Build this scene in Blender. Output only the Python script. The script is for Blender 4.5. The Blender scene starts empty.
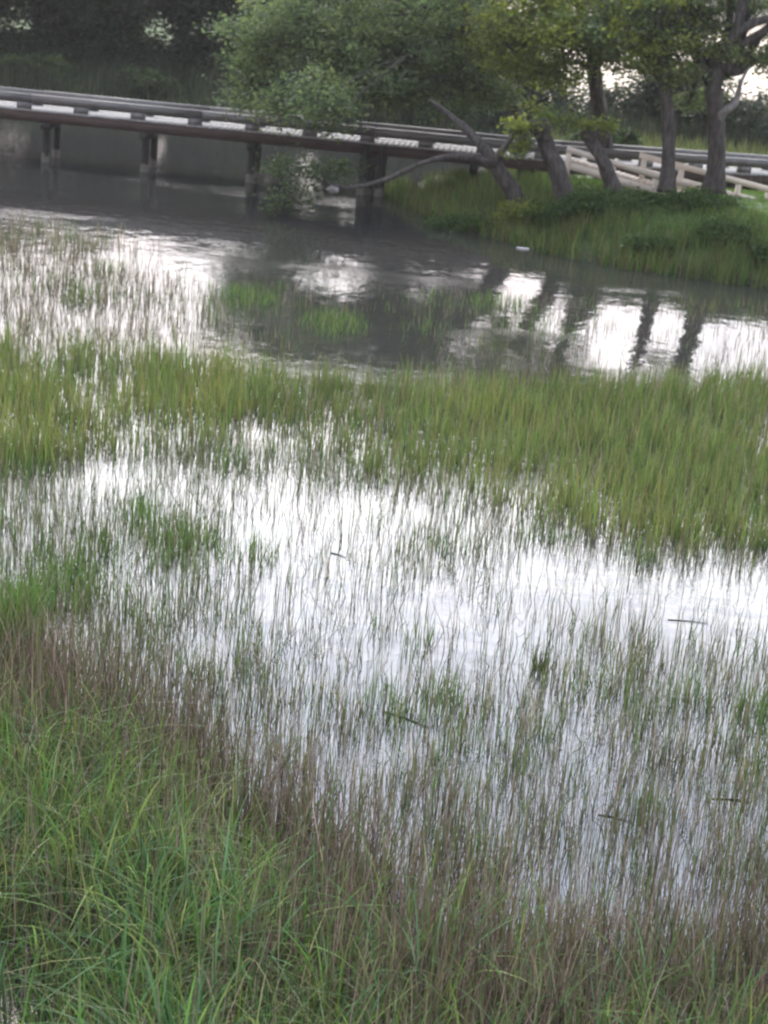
import bpy, math, random
import numpy as np
from mathutils import Vector

rng = np.random.default_rng(7)
random.seed(7)
S = bpy.context.scene
COL = S.collection

# ------------------------------------------------------------------ camera
W, HT, F = 768, 1024, 1807.0
H = 6.5                                   # eye height above the water
PITCH, ROLL = math.radians(17.94), math.radians(5.2)
d_ = np.array([0, math.cos(PITCH), -math.sin(PITCH)])
r0 = np.array([1.0, 0, 0]); u0 = np.array([0, math.sin(PITCH), math.cos(PITCH)])
R_ = math.cos(ROLL) * r0 + math.sin(ROLL) * u0
U_ = -math.sin(ROLL) * r0 + math.cos(ROLL) * u0
EYE = np.array([0, 0, H])

cam = bpy.data.cameras.new('camera'); cam_o = bpy.data.objects.new('camera', cam); COL.objects.link(cam_o)
from mathutils import Matrix
m = Matrix(((R_[0], U_[0], -d_[0], 0), (R_[1], U_[1], -d_[1], 0), (R_[2], U_[2], -d_[2], H), (0, 0, 0, 1)))
cam_o.matrix_world = m
cam.sensor_fit = 'VERTICAL'; cam.sensor_height = 36.0; cam.lens = F / HT * 36.0
cam.clip_start = 0.1; cam.clip_end = 9000
cam.dof.use_dof = True; cam.dof.focus_distance = 14.5; cam.dof.aperture_fstop = 2.6
S.camera = cam_o


def ray(px, py):
    return R_ * ((px - W / 2) / F) + U_ * ((HT / 2 - py) / F) + d_


def G(px, py, z=0.0):
    """where the sight line through a photo point meets height z"""
    v = ray(px, py); t = (z - H) / v[2]
    return EYE + v * t


def P(px, py, Y):
    """where it meets the vertical plane at distance Y"""
    v = ray(px, py); return EYE + v * (Y / v[1])


def ppm(Y):
    return F / Y


# ------------------------------------------------------------------ helpers
def tag(o, label=None, cat=None, group=None, kind=None):
    if label: o['label'] = label
    if cat: o['category'] = cat
    if group: o['group'] = group
    if kind: o['kind'] = kind
    return o


def empty(name, loc):
    o = bpy.data.objects.new(name, None); COL.objects.link(o); o.location = [float(c) for c in loc]
    o.empty_display_size = 0.2
    return o


def link_mesh(name, me, mat, parent=None):
    o = bpy.data.objects.new(name, me); COL.objects.link(o)
    if mat: me.materials.append(mat)
    if parent:
        o.parent = parent
        o.location = -Vector(parent.location)      # geometry is in world metres
    return o


def np_mesh(name, V, quads=None, tris=None, tint=None, smooth=False):
    me = bpy.data.meshes.new(name)
    V = np.asarray(V, dtype=np.float32)
    nq = 0 if quads is None else len(quads); nt = 0 if tris is None else len(tris)
    me.vertices.add(len(V)); me.vertices.foreach_set('co', V.ravel())
    loops = []
    if nq: loops.append(np.asarray(quads, dtype=np.int32).ravel())
    if nt: loops.append(np.asarray(tris, dtype=np.int32).ravel())
    loops = np.concatenate(loops)
    me.loops.add(len(loops)); me.loops.foreach_set('vertex_index', loops)
    me.polygons.add(nq + nt)
    tot = np.concatenate([np.full(nq, 4), np.full(nt, 3)]).astype(np.int32)
    st = np.concatenate([[0], np.cumsum(tot)[:-1]]).astype(np.int32)
    me.polygons.foreach_set('loop_start', st)
    if tint is not None:
        a = me.attributes.new('tint', 'FLOAT_COLOR', 'POINT')
        c = np.ones((len(V), 4), dtype=np.float32); c[:, :3] = tint
        a.data.foreach_set('color', c.ravel())
    if smooth: me.polygons.foreach_set('use_smooth', np.ones(nq + nt, dtype=bool))
    me.update(calc_edges=True); me.validate()
    return me


class MB:
    """collects solid pieces for ONE mesh"""
    def __init__(s): s.v = []; s.q = []; s.t = []

    def add(s, v, q=(), t=()):
        n = len(s.v); s.v.extend([tuple(map(float, p)) for p in v])
        s.q.extend([tuple(i + n for i in f) for f in q]); s.t.extend([tuple(i + n for i in f) for f in t])

    def bar(s, a, b, w, h, jit=0.0):
        """box beam from a to b, w across (level), h tall, centred"""
        a = np.array(a, float); b = np.array(b, float)
        ax = b - a; ax /= np.linalg.norm(ax)
        up = np.array([0, 0, 1.0]); 
        if abs(ax[2]) > 0.95: up = np.array([0, 1.0, 0])
        sd = np.cross(ax, up); sd /= np.linalg.norm(sd); up = np.cross(sd, ax)
        vs = []
        for p in (a, b):
            for i, j in ((-1, -1), (1, -1), (1, 1), (-1, 1)):
                vs.append(p + sd * i * w / 2 + up * j * h / 2 + (rng.normal(0, jit, 3) if jit else 0))
        s.add(vs, [(0, 3, 2, 1), (4, 5, 6, 7), (0, 1, 5, 4), (1, 2, 6, 5), (2, 3, 7, 6), (3, 0, 4, 7)])

    def tube(s, pts, radii, n=10, rough=0.0, sub=5, cap=True):
        pts = np.array(pts, float); radii = np.array(radii, float)
        if sub > 1 and len(pts) > 2:
            P_ = np.vstack([2 * pts[0] - pts[1], pts, 2 * pts[-1] - pts[-2]]); o = []; ro = []
            for i in range(1, len(P_) - 2):
                for k in range(sub):
                    t = k / sub; p0, p1, p2, p3 = P_[i - 1], P_[i], P_[i + 1], P_[i + 2]
                    o.append(0.5 * (2 * p1 + (p2 - p0) * t + (2 * p0 - 5 * p1 + 4 * p2 - p3) * t * t + (3 * p1 - p0 - 3 * p2 + p3) * t ** 3))
                    ro.append(radii[i - 1] * (1 - t) + radii[i] * t)
            o.append(pts[-1]); ro.append(radii[-1]); pts = np.array(o); radii = np.array(ro)
        vs = []; q = []
        prev = None
        for i in range(len(pts)):
            a = pts[min(i + 1, len(pts) - 1)] - pts[max(i - 1, 0)]; a /= (np.linalg.norm(a) + 1e-9)
            if prev is None:
                prev = np.cross(a, [0, 1, 0.3]); prev /= np.linalg.norm(prev)
            x = prev - a * prev.dot(a); x /= np.linalg.norm(x); prev = x; y = np.cross(a, x)
            for k in range(n):
                th = 2 * math.pi * k / n
                rr = radii[i] * (1 + (rng.normal(0, rough) if rough else 0) + (0.10 * math.sin(3 * th + i * 0.4) if rough else 0))
                vs.append(pts[i] + (x * math.cos(th) + y * math.sin(th)) * rr)
        for i in range(len(pts) - 1):
            for k in range(n):
                q.append((i * n + k, i * n + (k + 1) % n, (i + 1) * n + (k + 1) % n, (i + 1) * n + k))
        t = []
        if cap:
            vs.append(pts[0]); vs.append(pts[-1]); c0, c1 = len(vs) - 2, len(vs) - 1; e = (len(pts) - 1) * n
            for k in range(n):
                t.append((c0, (k + 1) % n, k)); t.append((c1, e + k, e + (k + 1) % n))
        s.add(vs, q, t)

    def build(s, name, mat, parent=None, smooth=False):
        me = np_mesh(name, s.v, s.q or None, s.t or None, smooth=smooth)
        return link_mesh(name, me, mat, parent)


# ------------------------------------------------------------------ materials
def newmat(name):
    mt = bpy.data.materials.new(name); mt.use_nodes = True
    nt = mt.node_tree; nt.nodes.clear()
    out = nt.nodes.new('ShaderNodeOutputMaterial')
    return mt, nt, out


def N(nt, typ, **kw):
    n = nt.nodes.new(typ)
    for k, v in kw.items():
        if k in n.inputs: n.inputs[k].default_value = v
        else: setattr(n, k, v)
    return n


def ramp(nt, stops):
    r = nt.nodes.new('ShaderNodeValToRGB'); e = r.color_ramp.elements
    while len(e) < len(stops): e.new(0.5)
    for i, (p, c) in enumerate(stops):
        e[i].position = p; e[i].color = (*c, 1)
    return r


def foliage_mat(name, transl=0.35, rough=0.5, spec=0.25):
    mt, nt, out = newmat(name)
    at = N(nt, 'ShaderNodeAttribute', attribute_name='tint')
    pb = N(nt, 'ShaderNodeBsdfPrincipled', Roughness=rough)
    pb.inputs['Specular IOR Level'].default_value = spec
    tr = N(nt, 'ShaderNodeBsdfTranslucent')
    mx = N(nt, 'ShaderNodeMixShader'); mx.inputs[0].default_value = transl
    hs = N(nt, 'ShaderNodeHueSaturation', Saturation=1.1, Value=1.25)
    L = nt.links.new
    L(at.outputs['Color'], pb.inputs['Base Color']); L(at.outputs['Color'], hs.inputs['Color']); L(hs.outputs[0], tr.inputs[0])
    L(pb.outputs[0], mx.inputs[1]); L(tr.outputs[0], mx.inputs[2]); L(mx.outputs[0], out.inputs[0])
    return mt


def noise_mat(name, stops, scale=4.0, stretch=(1, 1, 1), rough=0.8, bump=0.4, bdist=0.02, detail=6, spec=0.3):
    mt, nt, out = newmat(name); L = nt.links.new
    tc = N(nt, 'ShaderNodeTexCoord'); mp = N(nt, 'ShaderNodeMapping'); mp.inputs['Scale'].default_value = stretch
    nz = N(nt, 'ShaderNodeTexNoise', Scale=scale, Detail=detail, Roughness=0.65)
    rp = ramp(nt, stops); pb = N(nt, 'ShaderNodeBsdfPrincipled', Roughness=rough)
    pb.inputs['Specular IOR Level'].default_value = spec
    bp = N(nt, 'ShaderNodeBump', Strength=bump, Distance=bdist)
    L(tc.outputs['Object'], mp.inputs[0]); L(mp.outputs[0], nz.inputs[0]); L(nz.outputs[0], rp.inputs[0])
    L(rp.outputs[0], pb.inputs['Base Color']); L(nz.outputs[0], bp.inputs['Height']); L(bp.outputs[0], pb.inputs['Normal'])
    L(pb.outputs[0], out.inputs[0])
    return mt


M_leaf = foliage_mat('leaf', 0.5)
M_blade = foliage_mat('grass_blade', 0.42, 0.6, 0.15)
M_stem = foliage_mat('dry_stem', 0.25, 0.7, 0.15)
M_bark = noise_mat('bark', [(0.3, (0.02, 0.017, 0.015)), (0.5, (0.07, 0.06, 0.052)), (0.7, (0.13, 0.118, 0.105))], 4, (3, 3, 0.7), 0.9, 1.0, 0.07)
M_barkpale = noise_mat('pale_bark', [(0.3, (0.10, 0.09, 0.085)), (0.55, (0.22, 0.20, 0.185)), (0.8, (0.42, 0.40, 0.38))], 5, (3, 3, 0.6), 0.9, 0.8, 0.04)
M_oldwood = noise_mat('weathered_timber', [(0.3, (0.05, 0.043, 0.039)), (0.5, (0.105, 0.095, 0.087)), (0.75, (0.19, 0.175, 0.163))], 3, (0.6, 3, 6), 0.42, 0.25, 0.01, spec=0.6)
M_fascia = noise_mat('brown_timber', [(0.25, (0.028, 0.018, 0.015)), (0.6, (0.065, 0.042, 0.035)), (0.85, (0.11, 0.075, 0.062))], 3, (0.6, 3, 6), 0.8, 0.3, 0.01)
M_plank = noise_mat('silvered_plank', [(0.25, (0.24, 0.225, 0.21)), (0.6, (0.34, 0.325, 0.305)), (0.85, (0.42, 0.40, 0.38))], 3, (1, 1, 1), 0.55, 0.2, 0.01)
M_newwood = noise_mat('new_pine_timber', [(0.25, (0.56, 0.46, 0.36)), (0.6, (0.68, 0.58, 0.47)), (0.85, (0.76, 0.68, 0.58))], 3, (1, 2, 4), 0.6, 0.2, 0.01)
M_pile = noise_mat('pile_timber', [(0.25, (0.012, 0.011, 0.01)), (0.6, (0.028, 0.025, 0.022)), (0.85, (0.07, 0.062, 0.055))], 4, (2, 2, 0.5), 0.85, 0.5, 0.02)
M_white = noise_mat('bleached', [(0.3, (0.5, 0.49, 0.47)), (0.7, (0.8, 0.79, 0.77))], 8, (1, 1, 1), 0.6, 0.3, 0.01)


nt = M_pile.node_tree; pbn = [n for n in nt.nodes if n.type == 'BSDF_PRINCIPLED'][0]; src = pbn.inputs['Base Color'].links[0].from_socket
gg = N(nt, 'ShaderNodeNewGeometry'); sz = N(nt, 'ShaderNodeSeparateXYZ'); nt.links.new(gg.outputs['Position'], sz.inputs[0])
nzz = N(nt, 'ShaderNodeTexNoise', Scale=9.0, Detail=4); nt.links.new(gg.outputs['Position'], nzz.inputs[0])
ad = N(nt, 'ShaderNodeMath', operation='MULTIPLY_ADD'); nt.links.new(nzz.outputs[0], ad.inputs[0]); ad.inputs[1].default_value = -0.35; nt.links.new(sz.outputs[2], ad.inputs[2])
tr_ = ramp(nt, [(0.0, (1, 1, 1)), (0.02, (.7, .7, .7)), (0.05, (0, 0, 0))]); nt.links.new(ad.outputs[0], tr_.inputs[0])
tm = N(nt, 'ShaderNodeMix', data_type='RGBA'); nt.links.new(tr_.outputs[0], tm.inputs[0]); nt.links.new(src, tm.inputs[6]); tm.inputs[7].default_value = (.12, .11, .092, 1); nt.links.new(tm.outputs[2], pbn.inputs['Base Color'])


# ------------------------------------------------------------------ smooth noise on the ground plane
class VNoise:
    def __init__(s, seed): s.t = np.random.default_rng(seed).random((256, 256))

    def __call__(s, x, y, sc=1.0):
        x = np.asarray(x) * sc + 1000.3; y = np.asarray(y) * sc + 1000.7
        xi = np.floor(x).astype(int); yi = np.floor(y).astype(int); fx = x - xi; fy = y - yi
        fx = fx * fx * (3 - 2 * fx); fy = fy * fy * (3 - 2 * fy)
        T = lambda a, b: s.t[a % 256, b % 256]
        return (T(xi, yi) * (1 - fx) + T(xi + 1, yi) * fx) * (1 - fy) + (T(xi, yi + 1) * (1 - fx) + T(xi + 1, yi + 1) * fx) * fy

    def fbm(s, x, y, sc=1.0, o=3):
        r = 0; a = 0.5; tot = 0
        for k in range(o): r = r + a * s(x, y, sc * 2 ** k); tot += a; a *= 0.5
        return r / tot


n1, n2, n3 = VNoise(1), VNoise(2), VNoise(3)


def sdist(poly, x, y):
    """signed distance to a ground polygon, + inside"""
    x = np.asarray(x, float); y = np.asarray(y, float)
    d = np.full(x.shape, 1e9); ins = np.zeros(x.shape, bool)
    n = len(poly)
    for i in range(n):
        ax, ay = poly[i][:2]; bx, by = poly[(i + 1) % n][:2]
        ex, ey = bx - ax, by - ay
        t = np.clip(((x - ax) * ex + (y - ay) * ey) / (ex * ex + ey * ey + 1e-9), 0, 1)
        d = np.minimum(d, np.hypot(x - ax - t * ex, y - ay - t * ey))
        c = ((ay > y) != (by > y)) & (x < (bx - ax) * (y - ay) / (by - ay + 1e-12) + ax)
        ins ^= c
    return np.where(ins, d, -d)


def gpoly(pts): return [G(a, b)[:2] for a, b in pts]


def sm(x): x = np.clip(x, 0, 1); return x * x * (3 - 2 * x)


# ------------------------------------------------------------------ ground
BANK = gpoly([(388, 176), (402, 196), (440, 214), (500, 236), (560, 252), (640, 268), (700, 276), (768, 285), (1000, 312)]) + [(60, 40), (60, 64), (2.5, 62), (1.0, 50)]


SHORE = gpoly([(-260, 640), (0, 690), (100, 722), (180, 765), (260, 820), (330, 870), (400, 915), (470, 950), (560, 985), (650, 1010), (768, 990), (1000, 950), (1200, 1500), (-500, 1500)])


WETP = gpoly([(-260, 975), (30, 985), (70, 1040), (60, 1120), (-60, 1180), (-300, 1150)])


def ground_z(x, y):
    x = np.asarray(x, float); y = np.asarray(y, float)
    w = (n1.fbm(x, y, 0.35) - 0.5)
    dp = sdist(BANK, x, y) + w * 1.3
    zp = np.where(dp > 0, 1.08 * (1 - np.exp(-dp * 0.62)), np.maximum(dp * 0.25, -0.35))
    zp = zp - 0.35 * sm((y - 44) / 4) * (dp > 0)
    df = (y - 60.5) + w * 3
    zf = np.where(df > 0, 0.55 * (1 - np.exp(-df * 0.35)), np.maximum(df * 0.2, -0.35))
    z = np.maximum(zp, zf)
    # the far lagoon behind the trees on the right
    lag = sm((y - 64 - w * 3) / 3) * sm((x - 2.6 - 0.01 * (y - 60)) / 3) * (1 - sm((y - 300) / 20))
    z = z * (1 - lag) + lag * -0.5
    dn = np.minimum(sdist(SHORE, x, y), -sdist(WETP, x, y) * 2 - 0.2) + (n3.fbm(x, y, 0.9) - 0.5) * 1.2
    z = np.maximum(z, np.where(y < 20, -0.35 + 0.42 * sm(dn / 1.6 + 0.3), -9))
    return z + 0.05 * (n2.fbm(x, y, 1.3) - 0.5)


xs = np.unique(np.concatenate([np.linspace(-22, -6, 40), np.linspace(-6, 6, 60), np.linspace(6, 32, 66), np.linspace(-80, 100, 61), np.array([-700, -400, -250, -130, 160, 260, 400, 700])]))
ys = np.unique(np.concatenate([np.linspace(2, 78, 170), np.linspace(78, 130, 40), np.linspace(130, 340, 40), np.array([-200, -60, -20, 420, 600, 800])]))
XX, YY = np.meshgrid(xs, ys); ZZ = ground_z(XX, YY)
V = np.stack([XX.ravel(), YY.ravel(), ZZ.ravel()], 1); nx = len(xs)
ii, jj = np.meshgrid(np.arange(nx - 1), np.arange(len(ys) - 1)); b = (jj * nx + ii).ravel()
Q = np.stack([b, b + 1, b + 1 + nx, b + nx], 1)
mt, nt, out = newmat('ground'); L = nt.links.new
geo = N(nt, 'ShaderNodeNewGeometry'); sep = N(nt, 'ShaderNodeSeparateXYZ'); L(geo.outputs['Position'], sep.inputs[0])
nz = N(nt, 'ShaderNodeTexNoise', Scale=1.5, Detail=8, Roughness=0.7); L(geo.outputs['Position'], nz.inputs[0])
g = ramp(nt, [(0.3, (0.035, 0.055, 0.014)), (0.55, (0.065, 0.10, 0.022)), (0.75, (0.11, 0.13, 0.04))]); L(nz.outputs[0], g.inputs[0])
md = ramp(nt, [(0.3, (0.022, 0.02, 0.014)), (0.7, (0.05, 0.043, 0.03))]); L(nz.outputs[0], md.inputs[0])
mr = N(nt, 'ShaderNodeMapRange'); mr.inputs[1].default_value = 0.05; mr.inputs[2].default_value = 0.3; L(sep.outputs[2], mr.inputs[0])
mx = N(nt, 'ShaderNodeMix', data_type='RGBA'); L(mr.outputs[0], mx.inputs[0]); L(md.outputs[0], mx.inputs[6]); L(g.outputs[0], mx.inputs[7])
pb = N(nt, 'ShaderNodeBsdfPrincipled', Roughness=0.9); L(mx.outputs[2], pb.inputs['Base Color'])
bp = N(nt, 'ShaderNodeBump', Strength=0.6, Distance=0.08); L(nz.outputs[0], bp.inputs['Height']); L(bp.outputs[0], pb.inputs['Normal'])
L(pb.outputs[0], out.inputs[0])
tag(link_mesh('ground', np_mesh('ground', V, Q, smooth=True), mt), kind='structure')

# ------------------------------------------------------------------ water
mt, nt, out = newmat('water'); L = nt.links.new
geo = N(nt, 'ShaderNodeNewGeometry')
mp = N(nt, 'ShaderNodeMapping'); mp.inputs['Scale'].default_value = (1.8, 1.2, 1); L(geo.outputs['Position'], mp.inputs[0])
na = N(nt, 'ShaderNodeTexNoise', Scale=1.6, Detail=3, Roughness=0.5); L(mp.outputs[0], na.inputs[0])
nb = N(nt, 'ShaderNodeTexNoise', Scale=7.0, Detail=3, Roughness=0.6); L(mp.outputs[0], nb.inputs[0])
ncz = N(nt, 'ShaderNodeTexNoise', Scale=0.16, Detail=3, Roughness=0.6)       # calm and rippled lanes
mp2 = N(nt, 'ShaderNodeMapping'); mp2.inputs['Scale'].default_value = (0.5, 2.2, 1); L(geo.outputs['Position'], mp2.inputs[0]); L(mp2.outputs[0], ncz.inputs[0])
lane = N(nt, 'ShaderNodeMapRange'); lane.inputs[1].default_value = 0.52; lane.inputs[2].default_value = 0.64; lane.inputs[3].default_value = 0.10; L(ncz.outputs[0], lane.inputs[0])
mul = N(nt, 'ShaderNodeMath', operation='MULTIPLY'); L(nb.outputs[0], mul.inputs[0]); L(lane.outputs[0], mul.inputs[1])
m2 = N(nt, 'ShaderNodeMath', operation='MULTIPLY_ADD'); L(mul.outputs[0], m2.inputs[0]); m2.inputs[1].default_value = 0.75; L(na.outputs[0], m2.inputs[2])
bp = N(nt, 'ShaderNodeBump', Strength=1.0, Distance=0.0075); L(m2.outputs[0], bp.inputs['Height'])
fr = N(nt, 'ShaderNodeFresnel', IOR=1.75); L(bp.outputs[0], fr.inputs['Normal'])
gl = N(nt, 'ShaderNodeBsdfGlossy', Roughness=0.045); L(bp.outputs[0], gl.inputs['Normal']); gl.inputs[0].default_value = (1, 1, 1, 1)
df = N(nt, 'ShaderNodeBsdfDiffuse'); df.inputs[0].default_value = (0.030, 0.030, 0.027, 1)
mx = N(nt, 'ShaderNodeMixShader'); L(fr.outputs[0], mx.inputs[0]); L(df.outputs[0], mx.inputs[1]); L(gl.outputs[0], mx.inputs[2]); L(mx.outputs[0], out.inputs[0])
wv = [(-500, -60, 0), (500, -60, 0), (500, 420, 0), (-500, 420, 0)]
tag(link_mesh('water', np_mesh('water', wv, [(0, 1, 2, 3)]), mt), kind='structure')


# ------------------------------------------------------------------ blades
def blades(pos, h, w, lean, droop, yaw, col, tipcol=None, segs=3, wav=0.0):
    """tapered ribbons: pos (n,3), h, w, lean (run per rise), droop, yaw (lean heading), col (n,3)"""
    n = len(pos); ts = np.linspace(0, 1, segs + 1)
    dirx, diry = np.cos(yaw), np.sin(yaw)
    fa = rng.uniform(0, math.pi, n); wx, wy = np.cos(fa), np.sin(fa)
    nv = 2 * segs + 1
    Vv = np.zeros((n, nv, 3), np.float32); C = np.zeros((n, nv, 3), np.float32)
    if tipcol is None: tipcol = col
    ph = rng.uniform(0, 6.28, n)
    for k, t in enumerate(ts):
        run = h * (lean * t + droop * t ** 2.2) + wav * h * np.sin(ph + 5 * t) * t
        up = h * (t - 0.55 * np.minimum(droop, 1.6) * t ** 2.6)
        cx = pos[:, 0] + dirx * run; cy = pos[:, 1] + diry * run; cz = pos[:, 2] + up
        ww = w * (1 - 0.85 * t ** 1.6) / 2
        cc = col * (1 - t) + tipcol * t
        if k < segs:
            for s, sg in ((0, -1), (1, 1)):
                Vv[:, 2 * k + s, 0] = cx + sg * wx * ww; Vv[:, 2 * k + s, 1] = cy + sg * wy * ww; Vv[:, 2 * k + s, 2] = cz
                C[:, 2 * k + s] = cc
        else:
            Vv[:, 2 * k, 0] = cx; Vv[:, 2 * k, 1] = cy; Vv[:, 2 * k, 2] = cz; C[:, 2 * k] = cc
    base = (np.arange(n) * nv)[:, None]
    q = np.concatenate([base + np.array([[2 * k, 2 * k + 1, 2 * k + 3, 2 * k + 2]]) for k in range(segs - 1)], 0) if segs > 1 else None
    t = base + np.array([[2 * segs - 2, 2 * segs - 1, 2 * segs]])
    return Vv.reshape(-1, 3), q, t, C.reshape(-1, 3)


class Turf:
    def __init__(s): s.V = []; s.Q = []; s.T = []; s.C = []; s.n = 0; s.count = 0

    def add(s, *a, **k):
        v, q, t, c = blades(*a, **k); s.V.append(v); s.C.append(c)
        if q is not None: s.Q.append(q + s.n)
        s.T.append(t + s.n); s.n += len(v); s.count += len(a[0])

    def build(s, name, mat, label, cat):
        me = np_mesh(name, np.concatenate(s.V), np.concatenate(s.Q), np.concatenate(s.T), np.concatenate(s.C))
        print(name, s.count, 'blades')
        return tag(link_mesh(name, me, mat), label, cat, kind='stuff')


def scatter(poly, dens, weight=None, clump=0.0, csig=0.06, fan=False):
    """random ground points in a polygon; weight(x,y) thins them; clump gathers them in tufts"""
    a = np.array(poly); lo = a.min(0); hi = a.max(0); area = np.prod(hi - lo)
    n = int(area * dens)
    if clump > 0:
        nc = max(1, int(n / clump)); c = lo + (hi - lo) * rng.random((nc, 2))
        off = rng.normal(0, csig, (n, 2)); p = c[rng.integers(0, nc, n)] + off
    else: p = lo + (hi - lo) * rng.random((n, 2)); off = p * 0
    if fan: p = np.concatenate([p, off / csig], 1)
    k = sdist(poly, p[:, 0], p[:, 1]) > 0
    p = p[k]
    if weight is not None: p = p[rng.random(len(p)) < weight(p[:, 0], p[:, 1])]
    return p


def on_ground(p, floor=-0.12):
    return np.concatenate([p, np.maximum(ground_z(p[:, 0], p[:, 1]), floor)[:, None]], 1)


def pick(n, cols, jit=0.18, w=None):
    c = np.array(cols)[rng.choice(len(cols), n, p=w)]
    return c * (1 + rng.normal(0, jit, (n, 1))).clip(0.4, 1.8)


GREEN = [(0.08, 0.14, 0.042), (0.105, 0.165, 0.05), (0.13, 0.175, 0.06), (0.068, 0.125, 0.04)]
LUSH = [(0.042, 0.098, 0.026), (0.062, 0.135, 0.032), (0.084, 0.152, 0.038), (0.115, 0.16, 0.046)]
OLIVE = [(0.12, 0.13, 0.05), (0.145, 0.145, 0.065), (0.10, 0.12, 0.05)]
BROWN = [(0.16, 0.12, 0.092), (0.20, 0.155, 0.122), (0.12, 0.092, 0.072), (0.25, 0.20, 0.16)]
STRAW = [(0.26, 0.23, 0.14), (0.30, 0.26, 0.17), (0.2, 0.19, 0.1)]
ZB = -0.10


def z0(p): return np.concatenate([p, np.full((len(p), 1), ZB)], 1)


MID = gpoly([(-260, 320), (0, 340), (100, 346), (200, 360), (300, 374), (400, 380), (500, 384), (600, 380), (700, 376), (768, 380), (1000, 396),
             (1000, 600), (768, 560), (700, 556), (640, 552), (560, 530), (500, 516), (440, 502), (380, 486), (330, 468), (260, 456), (200, 450), (120, 450), (60, 466), (0, 470), (-260, 480)])
MIDX = gpoly([(-260, 314), (0, 334), (200, 358), (300, 376), (500, 382), (768, 374), (1000, 388), (1000, 640), (768, 585), (640, 575), (500, 530), (380, 500), (330, 490), (0, 490), (-260, 490)])
MIDHOLE = gpoly([(95, 412), (170, 408), (260, 420), (320, 450), (330, 470), (60, 465), (90, 440)])
LEFTW = gpoly([(-260, 195), (60, 216), (170, 240), (250, 285), (300, 345), (300, 392), (-260, 372)])
CENW = gpoly([(250, 285), (420, 290), (600, 300), (780, 305), (1000, 330), (1000, 410), (768, 394), (300, 392)])
OPENW = gpoly([(-260, 470), (0, 466), (200, 444), (330, 455), (500, 500), (640, 548), (768, 556), (1000, 600), (1000, 960), (768, 955), (650, 985), (560, 950), (470, 905), (400, 850), (330, 800), (260, 755), (180, 710), (100, 670), (0, 640), (-260, 600)])
CLEAR = gpoly([(520, 560), (620, 566), (800, 572), (1000, 590), (1000, 680), (780, 640), (650, 628), (560, 605), (510, 580)])
FORE = gpoly([(-260, 590), (0, 632), (100, 655), (180, 690), (260, 758), (330, 800), (400, 845), (470, 885), (560, 918), (650, 940), (768, 915), (1000, 865), (1200, 1500), (-500, 1500)])

# --- dense green band across the middle
T = Turf()
def wmid(x, y):
    d = sdist(MID, x, y); hole = sm(sdist(MIDHOLE, x, y) / 0.8 + 0.5)
    c = n1.fbm(x, y, 0.7)
    return sm(d / 1.2 + (c - 0.5) * 0.5 + 0.3) * (0.5 + 0.5 * sm((n3.fbm(x, y, 1.1) - 0.30) * 6)) * (1 - 0.86 * hole * sm((n2.fbm(x, y, 1.4) - 0.22) * 4)) * (0.75 + 0.5 * c).clip(0, 1)
p = scatter(MIDX, 470, wmid, clump=9, csig=0.09); n = len(p)
tone = n2.fbm(p[:, 0], p[:, 1], 0.5)[:, None]
col = pick(n, GREEN + GREEN + OLIVE) * (0.7 + 0.6 * tone) + np.array([0.012, 0.003, 0]) * (tone > 0.55)
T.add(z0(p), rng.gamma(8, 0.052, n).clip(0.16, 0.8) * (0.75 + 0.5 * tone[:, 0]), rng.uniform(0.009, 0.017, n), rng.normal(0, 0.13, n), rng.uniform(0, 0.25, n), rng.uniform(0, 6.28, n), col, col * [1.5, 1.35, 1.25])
p = p[rng.random(n) < 0.16]; n = len(p)      # last year's brown stems through it
T.add(z0(p), rng.uniform(0.25, 0.6, n), rng.uniform(0.006, 0.011, n), rng.normal(0, 0.1, n), rng.uniform(0, 0.1, n), rng.uniform(0, 6.28, n), pick(n, BROWN + STRAW))
T.build('marsh_grass', M_blade, 'dense band of green marsh grass crossing the middle of the pond', 'grass')

# --- thin stems standing in open water
T = Turf()
def stems(poly, dens, wf, hr, wr, cols, clump=3, cs=0.12, lean=0.13):
    p = scatter(poly, dens, wf, clump, cs); n = len(p)
    if n == 0: return
    c = pick(n, cols, 0.28)
    h = hr[0] + (hr[1] - hr[0]) * rng.beta(1.6, 2.2, n); h *= 0.75 + 0.5 * n3.fbm(p[:, 0], p[:, 1], 1.7)
    dr = np.where(rng.random(n) < 0.08, rng.uniform(0.5, 1.8, n), rng.uniform(0, 0.15, n))
    T.add(z0(p), h, rng.uniform(*wr, n), rng.normal(0, lean, n) * np.where(rng.random(n) < 0.12, 3.0, 1.0), dr, rng.uniform(0, 6.28, n), c, c * 1.15, segs=4, wav=0.035)
wl = lambda x, y: sm(sdist(LEFTW, x, y) / 2.5) * sm((n1.fbm(x, y, 0.45) - 0.28) * 4)
stems(LEFTW, 120, wl, (0.18, 0.55), (0.009, 0.018), BROWN + STRAW + OLIVE)
stems(LEFTW, 60, lambda x, y: wl(x, y) * sm((n3.fbm(x, y, 0.5) - 0.5) * 6), (0.25, 0.45), (0.010, 0.018), GREEN, 6)
stems(CENW, 75, lambda x, y: (0.4 + 0.6 * sm(1 - sdist(CENW, x, y) / 4)) * sm((n1.fbm(x, y, 0.4) - 0.4) * 5), (0.2, 0.42), (0.009, 0.015), BROWN + OLIVE + GREEN)
def wo(x, y):
    cl = sm(sdist(CLEAR, x, y) / 0.7 + 0.6)
    near = sm((19.5 - y) / 5)
    return (1 - 0.86 * cl) * (0.30 + 0.70 * sm((n1.fbm(x, y, 0.9) - 0.34) * 4.5)) * (0.55 + 0.45 * near)
stems(OPENW, 330, wo, (0.18, 0.62), (0.005, 0.012), OLIVE + BROWN + GREEN + GREEN + STRAW, 7, 0.09)
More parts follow.
